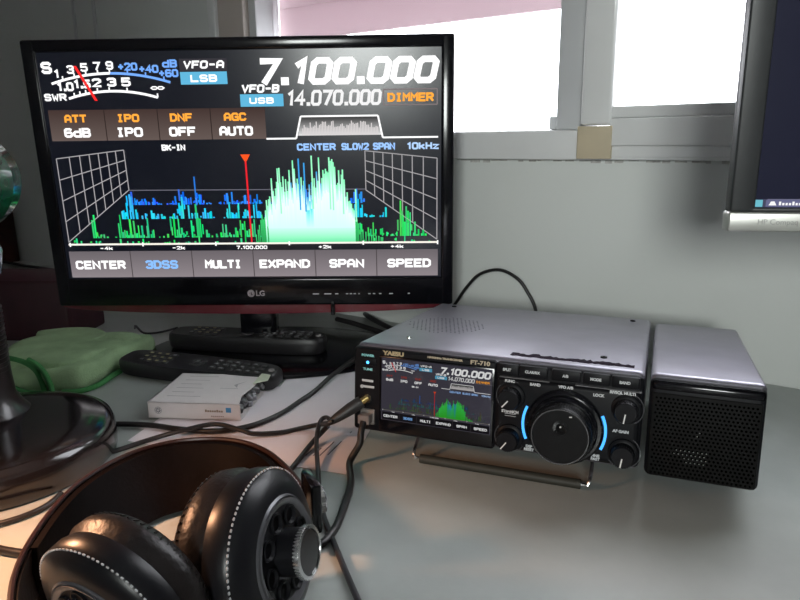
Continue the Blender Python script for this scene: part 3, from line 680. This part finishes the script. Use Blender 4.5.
b = MB(); b.lathe([(0, .024), (.010, .022), (.017, .004), (.015, -.008), (0, -.014)], 24, mt=hd); bulb = b.build('bulb', mat('warm_bulb', (1, .8, .6), .4, emit=(1.0, .55, .25), es=12.0), lp)
pl = bpy.data.lights.new('warm_bulb', 'SPOT'); pl.energy = 4.2; pl.color = (1.0, .50, .27); pl.spot_size = R(118); pl.spot_blend = .85; pl.shadow_soft_size = .02
po = bpy.data.objects.new('lamp_light', pl); COL.objects.link(po); po.parent = lp; po.location = (.050, -.174, .182); po.rotation_euler = (Vector((.105, -.01, -.182))).to_track_quat('-Z', 'Y').to_euler()

# ------------------------------------------------------------------ box, cabinet at the far left
b = tag(MB().box(-.16, .125, -.05, .05, 0, .0890, .004).build('storage_box', mat('maroon_card', (.045, .010, .016), .55, var=.25, vscale=30), loc=(-.595, .985, 0), rot=(0, 0, R(-4))), 'dark maroon box behind the green cloth at the left', 'box')
cab = tag(empty('small_cabinet', W(-1.775, .785, 0), WROT), 'dark brown wooden cabinet against the wall behind the lamp', 'cabinet')
m_wood = mat('brown_wood', (.075, .022, .012), .45, var=.4, vscale=14)
MB().box(-.1, .1, -.05, .05, .0, .205, .003).build('body', m_wood, cab); MB().box(-.094, .094, -.056, -.050, .012, .195, .002).build('door', m_wood, cab)
tag(MB().tube([W(-1.70, .80, .0035), W(-1.60, .795, .004), W(-1.45, .802, .0035), W(-1.2, .80, .0035), W(-.95, .79, .0035)], .0034, 8, 6).build('power_cable', m_cable), 'dark cable lying along the foot of the wall at the far left', 'cable')

# ------------------------------------------------------------------ folded green cloth
m_cloth = mat('green_microfibre', (.36, .52, .29), .95, var=.22, vscale=35, bump=.8, bscale=500)
m_hem = mat('green_hem', (.055, .24, .07), .9, var=.2, vscale=80, bump=.5, bscale=500)
cl = tag(empty('microfibre_cloth', (-.42, .80, 0), 0), 'crumpled pale green cleaning cloth with darker green hem left of the remote controls', 'cloth')
def ring_pts(outline, n): 
    return [q.copy() for q in spline([(x, y, 0) for x, y in outline], n, closed=True)]
def pillow(outline, z0, h, seed, k=0.35, n=5, N=9):
    """cushion-like folded cloth: closed outline, rounded shoulders, wrinkled top"""
    R0 = ring_pts(outline, n); c = sum(R0, Vector()) / len(R0); bm2 = bmesh.new(); rings = []
    prof = [(.93, 0), (.985, .12), (1.0, .35), (.985, .62), (.95, .82)] + [(.95 * (1 - (j / N)), .82 + .18 * math.sin(j / N * math.pi / 2)) for j in range(1, N)]
    for r, hz in prof:
        row = []
        for q in R0:
            p_ = c.lerp(q, r)
            wv = math.sin(38 * p_.x + 22 * p_.y + seed) * .5 + math.sin(61 * p_.y - 30 * p_.x + 2 * seed) * .35 + math.sin(95 * p_.x + seed * 3) * math.sin(70 * p_.y) * .3
            wr = wv * h * k * min(1, max(0, hz - .2)) 
            slope = 1 + .25 * math.sin(9 * p_.x + seed)
            row.append(bm2.verts.new((p_.x, p_.y, z0 + max(.0, hz * h * slope + wr))))
        rings.append(row)
    n_ = len(R0)
    for A, B in zip(rings, rings[1:]):
        for i in range(n_): bm2.faces.new((A[i], A[(i + 1) % n_], B[(i + 1) % n_], B[i]))
    bm2.faces.new(rings[0]); bm2.faces.new(rings[-1]); bmesh.ops.recalc_face_normals(bm2, faces=list(bm2.faces))
    return bm2
def lc(pts): return [(x + .42, y - .80) for x, y in pts]
b = MB(); b.merge(pillow(lc([(-.475, .748), (-.44, .726), (-.400, .722), (-.368, .727), (-.357, .76), (-.353, .80), (-.340, .835), (-.334, .870), (-.345, .885), (-.40, .890), (-.47, .89), (-.50, .84), (-.50, .78)]), .0005, .024, 1.0, k=.22))
b.build('folded_body', m_cloth, cl, angle=80)
b = MB(); b.merge(pillow(lc([(-.472, .765), (-.44, .744), (-.405, .738), (-.378, .750), (-.368, .79), (-.352, .835), (-.350, .868), (-.40, .875), (-.46, .87), (-.49, .83), (-.49, .79)]), .016, .015, 2.3, k=.3))
b.build('upper_fold', m_cloth, cl, angle=80)
b = MB(); b.merge(pillow(lc([(-.46, .83), (-.42, .818), (-.395, .83), (-.39, .855), (-.41, .880), (-.46, .885), (-.485, .86)]), .024, .014, 4.1, k=.3)); b.build('back_fold', m_cloth, cl, angle=80)
def hem(pts, r=.0030): MB().tube([(x + .42, y - .80, z) for x, y, z in pts], r, 8, 6).build('hem', m_hem, cl)
hem([(-.480, .758, .034), (-.455, .745, .035), (-.433, .735, .033), (-.418, .728, .026), (-.410, .723, .014), (-.406, .719, .003)])
hem([(-.429, .736, .036), (-.413, .728, .030), (-.402, .722, .018), (-.397, .719, .003)])
hem([(-.478, .738, .018), (-.455, .728, .011), (-.428, .719, .0035), (-.402, .716, .003)], .0024)
hem([(-.385, .718, .003), (-.366, .720, .003), (-.354, .738, .003), (-.351, .765, .003), (-.346, .80, .003)], .0034)

# ------------------------------------------------------------------ remote controls
def remote(name, label, L, Wd, Ht, loc, rz, rx, seed, grp='remote controls in front of the television'):
    rr = random.Random(seed)
    o = tag(empty(name, loc, rz, rx), label, 'remote control', grp)
    # outline: slightly waisted with rounded ends; x along the length
    pts = []
    N = 40
    for i in range(N):
        a = 2 * math.pi * i / N; c, s_ = math.cos(a), math.sin(a)
        ex = math.copysign(abs(c) ** .42, c) * L / 2; ey = math.copysign(abs(s_) ** .42, s_) * Wd / 2
        ey *= 1 - .10 * math.cos(ex / L * 2 * math.pi) * 0 - (.12 if ex > 0 else 0) * (ex / (L / 2)) ** 2
        pts.append((ex, ey))
    b = MB(); bm2 = bmesh.new(); rings = []
    for z_, k in ((0, .93), (.003, .98), (Ht * .6, 1.0), (Ht * .88, .98), (Ht, .93)):
        rings.append([bm2.verts.new((x * (1 - (1 - k) * .4), y * k, z_)) for x, y in pts])
    for A, B in zip(rings, rings[1:]):
        for i in range(N): bm2.faces.new((A[i], A[(i + 1) % N], B[(i + 1) % N], B[i]))
    bm2.faces.new(rings[0]); bm2.faces.new(rings[-1]); bmesh.ops.recalc_face_normals(bm2, faces=list(bm2.faces))
    b.merge(bm2); b.build('body', mat('remote_black', (.014, .013, .015), .4, var=.15, bump=.08, bscale=600), o, angle=40)
    mk = mat('remote_key', (.045, .043, .045), .5, var=.2); ml = mat('key_legend', (.42, .38, .22), .6, emit=(.5, .42, .2), es=0.0); mg = mat('key_legend_grey', (.22, .22, .23), .6)
    def key(x, y, w_, h_, lg=None, red=False):
        k = MB().box(x - w_ / 2, x + w_ / 2, y - h_ / 2, y + h_ / 2, Ht - .0005, Ht + .0018, .0008, 1).build('key', mk, o)
        if lg: MB().box(x - w_ * .28, x + w_ * .28, y - h_ * .2, y + h_ * .2, Ht + .0017, Ht + .0021).build('legend', lg, k)
    for i in range(4):
        for j in range(3): key(-L * .34 + i * L * .052, -Wd * .22 + j * Wd * .22, .0075, .0065, ml if (i + j) % 5 else mg)
    b = MB(); b.lathe(ring(.0055, .0105, .0018), 28, mt=T((0, 0, Ht - .0005)), cap=False); b.build('ring_key', mk, o)
    key(0, 0, .006, .006, mg)
    for i in range(6):
        for j in range(3):
            key(L * .12 + i * L * .055, -Wd * .22 + j * Wd * .21, .0075, .0055, mg if rr.random() > .25 else None)
    b = MB(); b.lathe([(0, 0), (.0040, 0), (.0035, .0018), (0, .002)], 18, mt=T((L * .455, Wd * .02, Ht - .0003))); b.build('power_key', mat('power_key', (.22, .2, .2), .4), o)
    return o
remote('remote_control', 'black remote control lying on the television stand, farther of the two', .218, .048, .021, (-.205, .862, .0080), R(-11), 0, 3)
remote('remote_control', 'black remote control lying partly behind the small white box, nearer of the two', .218, .046, .018, (-.2420, .765, .0030), R(-19.5), R(5.0), 5)

# ------------------------------------------------------------------ sheets of paper
m_paper = mat('paper', (.80, .755, .80), .7, var=.03, vscale=20)
def flat_sheet(name, label, c, z, th=.0003):
    o = MB().poly(c, th, axis='z').build(name, m_paper, smooth=False, loc=(0, 0, z)); return tag(o, label, 'paper')
pp = flat_sheet('paper_sheet', 'white sheet of paper with a few printed lines under the radio left corner', [(-.048, .521), (-.030, .615), (-.021, .665), (-.125, .735), (-.232, .720), (-.262, .592)], .0004)
b = MB()
for k, (x, y, L) in enumerate(((-.074, .556, .030), (-.067, .557, .030), (-.080, .556, .016), (-.087, .556, .012), (-.050, .603, .004))):
    b.box(-.0005, .0005, 0, L, 0, .0002, mt=T((x, y, .0004)) @ Matrix.Rotation(R(-20), 4, 'Z'))
b.build('printed_lines', mat('ink', (.12, .12, .16), .7), pp, smooth=False)
flat_sheet('envelope', 'pale folded paper lying under the cables beside the white box', [(-.262, .620), (-.088, .600), (-.05, .66), (-.030, .79), (-.135, .772), (-.152, .640)], .0008)
# ------------------------------------------------------------------ small white box, torn open at its right end
bx = tag(empty('cardboard_box', (-.2075, .684, .0012), R(-6.0)), 'small flat white cardboard box with torn open right end', 'box')
m_card = mat('white_card', (.74, .69, .69), .6, var=.04)
b = MB(); L, Dp, H = .098, .088, .0175
b.box(-L / 2, L / 2, -Dp / 2, Dp / 2, 0, .0008); b.box(-L / 2, L / 2, -Dp / 2, -Dp / 2 + .0008, 0, H); b.box(-L / 2, L / 2, Dp / 2 - .0008, Dp / 2, 0, H); b.box(-L / 2, -L / 2 + .0008, -Dp / 2, Dp / 2, 0, H)
b.poly([(-L / 2, -Dp / 2), (L / 2 - .001, -Dp / 2), (L / 2 - .006, -.02), (L / 2 - .002, .01), (L / 2 - .004, Dp / 2), (-L / 2, Dp / 2)], .0008, axis='z', mt=T((0, 0, H - .0008)))
b.build('carton', m_card, bx, smooth=False)
MB().poly([(L / 2 - .004, .012), (L / 2 + .010, .020), (L / 2 + .008, .038), (L / 2 - .004, Dp / 2)], .0008, axis='z', mt=T((0, 0, H - .002)) @ Matrix.Rotation(R(-4), 4, 'Y')).build('end_flap', mat('flap_card', (.62, .66, .52), .6), bx, smooth=False)
b = MB()
for k in range(16): b.box(-.006, .006, -.004, .004, -.003, .003, .001, 1, mt=T((L / 2 - .008 + rnd.uniform(-.003, .004), -.034 + k * .0045, .008 + rnd.uniform(-.004, .003))) @ Matrix.Rotation(rnd.uniform(0, 3), 4, 'Z') @ Matrix.Rotation(rnd.uniform(0, 1), 4, 'X'))
b.build('grey_wrapping', mat('foil_grey', (.2, .2, .21), .35, metal=.4, var=.4, vscale=200), bx, smooth=False)
b = MB()
for k in range(8): b.box(-.0004, .0004, .0011, .0028, 0, .0002, mt=T((-L / 2 + .011, -Dp / 2 - .0001, H * .50)) @ FX @ Matrix.Rotation(k * math.pi / 4, 4, 'Z'))
b.lathe(ring(.0034, .0037, .0002), 24, mt=T((-L / 2 + .011, -Dp / 2, H * .5)) @ FX, cap=False)
b.build('round_emblem', mat('ink', (0, 0, 0)), bx, smooth=False)
b = MB()
for k in range(8): b.box(.012 + k * .0024, .0138 + k * .0024, -Dp / 2 - .0002, -Dp / 2, H * .48, H * .48 + (.0026 if k in (0, 5) else .0019))
for k in range(7): b.box(.018 + k * .002, .0194 + k * .002, -Dp / 2 - .0002, -Dp / 2, H * .2, H * .2 + .0009)
b.build('side_lettering', mat('brown_ink', (.28, .2, .14), .7), bx, smooth=False)
MB().box(.034, .0395, -Dp / 2 - .0003, -Dp / 2, H * .48, H * .78, .0002, 1).build('blue_square', mat('blue_ink', (.08, .30, .58), .6), bx)
b = MB()
for j in range(6): b.box(-.036, -.036 + rnd.uniform(.018, .040), .034 - j * .012, .0348 - j * .012, H, H + .0001)
b.box(.012, .032, -.001, .0, H, H + .0001); b.poly([(.024, .010), (.034, .022), (.028, .012), (.030, .002)], .0001, axis='z', mt=T((0, 0, H)))
b.build('top_print', mat('faint_ink', (.42, .39, .40), .7), bx, smooth=False)

# ------------------------------------------------------------------ headphones
hp = tag(empty('headphones', (-.145, .40, 0)), 'black over-ear studio headphones lying in the foreground', 'headphones')
O_ = Vector((-.145, .40, 0))
arc = [(-.203, .300), (-.215, .325), (-.224, .357), (-.229, .400), (-.226, .438), (-.210, .474), (-.185, .494), (-.155, .500), (-.128, .494), (-.104, .476), (-.085, .450), (-.0725, .428), (-.062, .405)]
def band(pts, zlo, zhi, th, inward=0.0):
    P = spline([(x, y, 0) for x, y in pts], 6); bm2 = bmesh.new(); rows = []; n = len(P)
    for i, q in enumerate(P):
        t = (P[min(n - 1, i + 1)] - P[max(0, i - 1)]).normalized(); nr = Vector((t.y, -t.x, 0))  # inward side
        u = i / (n - 1); sl = math.sin(math.pi * u) ** .6 if 0 < u < 1 else 0
        lo = q + nr * (inward * sl); hi = q
        zl, zh = zlo(u), zhi(u)
        prof = [(lo + nr * th, zl), (lo, zl), (lo.lerp(hi, .5) - nr * (.002 + th * .3), (zl + zh) / 2), (hi, zh), (hi + nr * th, zh), (lo.lerp(hi, .5) + nr * (th - .002), (zl + zh) / 2)]
        rows.append([bm2.verts.new((a.x, a.y, z_)) for a, z_ in prof])
    for A, B in zip(rows, rows[1:]):
        for k in range(6): bm2.faces.new((A[k], A[(k + 1) % 6], B[(k + 1) % 6], B[k]))
    bm2.faces.new(rows[0]); bm2.faces.new(rows[-1]); bmesh.ops.recalc_face_normals(bm2, faces=list(bm2.faces))
    bm2.transform(T(-O_)); return bm2
m_band = mat('headband_leather', (.006, .003, .0025), .45, spec=.12, var=.3, vscale=50, bump=.2, bscale=400)
b = MB(); b.merge(band(arc, lambda u: .012, lambda u: .043, .0030)); b.build('headband', m_band, hp, angle=50)
b = MB(); b.merge(band([(x * .96 - .006, y - .004) for x, y in arc[2:-2]], lambda u: .004, lambda u: .044, .0040, .030)); b.build('inner_strap', mat('strap_leather', (.004, .0022, .002), .60, spec=.06, var=.35, vscale=40, bump=.3, bscale=350), hp, angle=50)
for dz, nm in ((.0445, 0), (.0105, 1)):
    b = MB(); b.tube([(x - O_.x, y - O_.y, dz) for x, y in arc], .0018, 8, 6); b.build('band_wire', mat('wire_brown', (.022, .007, .005), .35, var=.1), hp)
m_pad = mat('pad_leather', (.013, .010, .010), .38, spec=.35, var=.3, vscale=70, bump=.5, bscale=260)
m_hous = mat('housing', (.009, .009, .011), .32, var=.12, spec=.28)
def cup(center, outward, right, zk=1.0, rk=1.0):
    up = Vector((0, 0, 1)); n = Vector(outward).normalized()
    q = n.to_track_quat('Z', 'Y').to_matrix().to_4x4()
    c = T(Vector(center) - O_) @ q @ Matrix.Diagonal((rk, rk, zk, 1))
    k = 1.0
    b = MB()
    b.lathe([(.022, -.034), (.026, -.037), (.036, -.040), (.044, -.038), (.0485, -.031), (.0492, -.024), (.047, -.019), (.0465, -.016), (.022, -.016), (.022, -.034)], 72, mt=c, cap=False)
    pad = b.build('ear_pad', m_pad, hp, angle=60)
    b = MB()       # gathered seam creases round the pad
    for i in range(64):
        a = 2 * math.pi * i / 64
        b.tube([Vector((.0440 * math.cos(a), .0440 * math.sin(a), -.0375)), Vector((.0478 * math.cos(a), .0478 * math.sin(a), -.0335))], .0005, 6, 2, mt=c)
    b.build('pad_gathers', m_pad, pad)
    b = MB(); b.lathe([(.0, -.017), (.0475, -.017), (.0490, -.012), (.0490, -.004), (.0470, .0), (.0440, .0025), (.040, .0050), (.032, .0065), (.0, .0065)], 72, mt=c)
    hs = b.build('housing', m_hous, hp, angle=30)
    b = MB()       # pale stitched bead
    for i in range(96):
        a = 2 * math.pi * i / 96
        b.box(-.0009, .0009, -.0006, .0006, -.0005, .0005, .0003, 1, mt=c @ Matrix.Rotation(a, 4, 'Z') @ T((.0482, 0, -.0012)) @ Matrix.Rotation(R(90), 4, 'Z'))
    b.build('stitching', mat('stitch', (.50, .50, .52), .4), hs)
    b = MB(); b.lathe([(.026, .006), (.030, .0085), (.031, .0085), (.031, .006)], 64, mt=c, cap=False); b.lathe([(.0305, .0064), (.0318, .0076), (.0330, .0064)], 64, mt=c, cap=False); b.build('ridge', mat('ridge_grey', (.10, .10, .11), .3, metal=.3), hs)
    b = MB()
    for i in range(8):
        a = 2 * math.pi * i / 8 + .2; b.lathe([(0, .0), (.0040, .0), (.0052, .0016), (.0060, .0016), (.0062, 0)], 20, mt=c @ T((.0210 * math.cos(a), .0210 * math.sin(a), .0066)))
    b.build('vents', m_black, hs)
    b = MB(); b.lathe([(0, .0060), (.0140, .0060), (.0138, .0175), (.0128, .0190), (0, .0190)], 48, mt=c)
    hub = b.build('hub', m_hous, hp, angle=30)
    b = MB(); b.lathe([(.0125, .0185), (.0148, .0185), (.0150, .0200), (.0148, .0215), (.0130, .0220), (.0128, .0205)], 60, mt=c, cap=False)
    for i in range(48): b.box(.0143, .0155, -.0004, .0004, .0184, .0214, mt=c @ Matrix.Rotation(2 * math.pi * i / 48, 4, 'Z'))
    b.build('knurled_ring', m_chrome, hub, angle=30)
    b = MB(); b.lathe([(0, .0195), (.0128, .0195), (.0126, .0212), (0, .0216)], 40, mt=c); b.build('hub_cap', m_gloss, hub)
    return c, hs
cR, hR = cup((-.0720, .336, .0510), (.93, -.28, .17), True, 1.0, .96)
cL, hL = cup((-.1470, .2860, .0480), (-.42, -.88, -.24), False, .8, .91)
# pivots / sliders
b = MB(); b.box(-.004, .004, -.012, .014, .0, .036, .0025, 2, mt=T(Vector((-.0600, .402, .026)) - O_) @ Matrix.Rotation(R(22), 4, 'Z')); b.build('slider_block', m_gloss, hp)
b = MB(); b.lathe([(0, 0), (.0085, 0), (.0085, .003), (.0075, .004), (0, .004)], 36, mt=T(Vector((-.0555, .404, .0445)) - O_) @ RotY2((1, .35, .1)))
for i in range(30): b.box(.0082, .0090, -.0003, .0003, 0, .0032, mt=T(Vector((-.0555, .404, .0445)) - O_) @ RotY2((1, .35, .1)) @ Matrix.Rotation(2 * math.pi * i / 30, 4, 'Z'))
b.build('slider_knob', m_chrome, hp, angle=30)
b = MB(); b.tube([Vector((-.062, .395, .030)) - O_, Vector((-.066, .380, .040)) - O_, Vector((-.074, .366, .048)) - O_], .0012, 8, 5); b.build('steel_rod', m_chrome, hp)
b = MB(); b.tube([Vector((-.203, .300, .028)) - O_, Vector((-.198, .282, .034)) - O_, Vector((-.186, .273, .046)) - O_], .0035, 10, 5); b.build('yoke', m_gloss, hp)
b = MB(); b.tube([Vector((-.062, .405, .028)) - O_, Vector((-.062, .385, .03)) - O_, Vector((-.070, .362, .042)) - O_], .0035, 10, 5); b.build('yoke', m_gloss, hp)

# ------------------------------------------------------------------ cables
def cable(name, label, pts, r, cat='cable', m_=m_cable):
    return tag(MB().tube(pts, r, 12, 8).build(name, m_), label, cat)
zt = .0032
cable('power_cable', 'black cable arching up against the wall behind the radio', [tuple(W(-.50, WD - .02, .004)), tuple(W(-.475, WD - .02, .018)), tuple(W(-.4516, WD - .02, .048)), tuple(W(-.4341, WD - .02, .0735)), tuple(W(-.4125, WD - .02, .0957)), tuple(W(-.3824, WD - .02, .1043)), tuple(W(-.3558, WD - .02, .0945)), tuple(W(-.3409, WD - .02, .077)), tuple(W(-.3302, WD - .02, .0578)), tuple(W(-.322, WD - .02, .02)), tuple(W(-.318, WD - .02, .004))], .0022)
cable('video_cable', 'black cable running from under the television to the radio back, left of two', [(-.10, 1.02, .0045), (-.065, .985, .0045), (-.02, .93, .0045), (.02, .875, .0045)], .0040)
cable('video_cable', 'black cable running from under the television to the radio back, right of two', [(-.06, 1.06, .0045), (-.045, 1.02, .0045), (-.01, .955, .0045), (.035, .885, .0045)], .0040)
cable('audio_cable', 'thick black cable sweeping from the television stand past the white box to the lamp', [(-.030, .855, .012), (-.0539, .8068, .012), (-.0675, .7698, .0125), (-.0819, .7316, .0120), (-.0957, .7016, .007), (-.1094, .6792, .004), (-.125, .6444, .004), (-.1497, .6153, .004), (-.1814, .6045, .004), (-.2173, .6101, .004), (-.2504, .6205, .004), (-.2847, .6240, .004), (-.305, .620, .004)], .0027)
# headphone lead: plug in the radio, down to the desk and left to the lamp
pj = RD @ Vector((.0085, -.002, .0310)); pdir = (Vector((-.0648, .5600, .0350)) - Vector((-.0314, .5603, .0541))).normalized()
pdir = (pdir + Vector((0, -.25, 0))).normalized()
hc = tag(empty('headphone_cable', pj), 'black cable with angled plug in the radio front, lying towards the lamp base', 'cable')
q = [Vector((0, 0, 0)) + pdir * k for k in (-.002, .006, .018, .036, .044)]
MB().lathe([(0, 0), (.0052, 0), (.0056, .003), (.0056, .012), (.0042, .026), (.0027, .034), (0, .034)], 28, mt=T(pdir * .0045) @ RotY2(pdir)).build('plug', mat('plug_black', (.03, .03, .032), .42), hc)
MB().lathe([(0, 0), (.0034, 0), (.0034, .008), (0, .008)], 20, mt=T(q[0]) @ RotY2(pdir)).build('plug_tip', mat('gold_plug', (.75, .55, .22), .25, metal=1.0), hc)
e1 = pj + pdir * .039
MB().tube([p_q - pj for p_q in [e1 - pdir * .004, e1, Vector((-.0811, .603, .010)), Vector((-.0994, .6092, .0035)), Vector((-.1175, .6005, .0035)), Vector((-.1420, .5965, .0045)), Vector((-.1559, .5992, .0075)), Vector((-.1819, .6072, .0100)), Vector((-.2106, .5966, .0085)), Vector((-.2388, .5881, .0035)), Vector((-.2608, .5676, .0030)), Vector((-.272, .558, .003))]], .0023, 12, 8).build('lead', m_cable, hc)
cable('headphone_cable', 'black cable passing from beside the plug down behind the headband', [(-.0680, .5780, .0200), (-.0744, .5819, .012), (-.0828, .5712, .006), (-.0906, .5473, .003), (-.0969, .5198, .003)], .0024)
cable('loop_cable', 'thin grey-black cable hanging in a loop beside the headphones to the lower edge', [(-.0640, .584, .021), (-.0712, .5914, .0225), (-.0765, .5866, .020), (-.0775, .5646, .012), (-.0717, .5226, .004), (-.0650, .480, .003), (-.0576, .4465, .003), (-.0381, .3865, .003), (-.0279, .3569, .003), (-.018, .33, .003), (-.01, .30, .003)], .0021, m_=mat('cable_grey', (.03, .028, .032), .35))
# microphone cord with modular plug
rj = RD @ Vector((.0095, -.001, .0140)); md = (RD.to_3x3() @ Vector((0, -1, 0))).normalized()
mc = tag(empty('microphone_cord', rj), 'black cord plugged under the headphone jack, running beneath the headphones', 'cable')
MB().box(-.0055, .0055, -.009, .004, -.0040, .0045, .0008, 1, mt=Matrix.Rotation(R(-21.5), 4, 'Z')).build('modular_plug', mat('clear_plug', (.22, .19, .18), .15, coat=.4), mc)
MB().tube([a - rj for a in [rj + md * .008 + Vector((0, 0, -.002)), rj + md * .014 + Vector((0, 0, -.010)), rj + md * .018 + Vector((0, 0, -.020)), Vector((-.0455, .535, .0045)), Vector((-.0420, .500, .0040)), Vector((-.0450, .460, .0040)), Vector((-.0500, .430, .0040)), Vector((-.0620, .412, .0035)), Vector((-.095, .412, .0035)), Vector((-.130, .420, .0030)), Vector((-.160, .417, .0030)), Vector((-.200, .412, .0030)), Vector((-.262, .409, .0030)), Vector((-.32, .43, .0030))]], .0030, 12, 8).build('lead', m_cable, mc)
cable('lamp_cord', 'thin dark cord curling beside the lamp base at the lower left', [(-.275, .490, .003), (-.278, .470, .003), (-.292, .452, .003), (-.315, .440, .003), (-.36, .43, .003)], .0022)
cable('thin_wire', 'short thin black wire lying behind the green cloth under the television', [(-.405, .985, .003), (-.395, .965, .012), (-.38, .955, .004), (-.36, .96, .003), (-.34, .985, .003)], .0016)
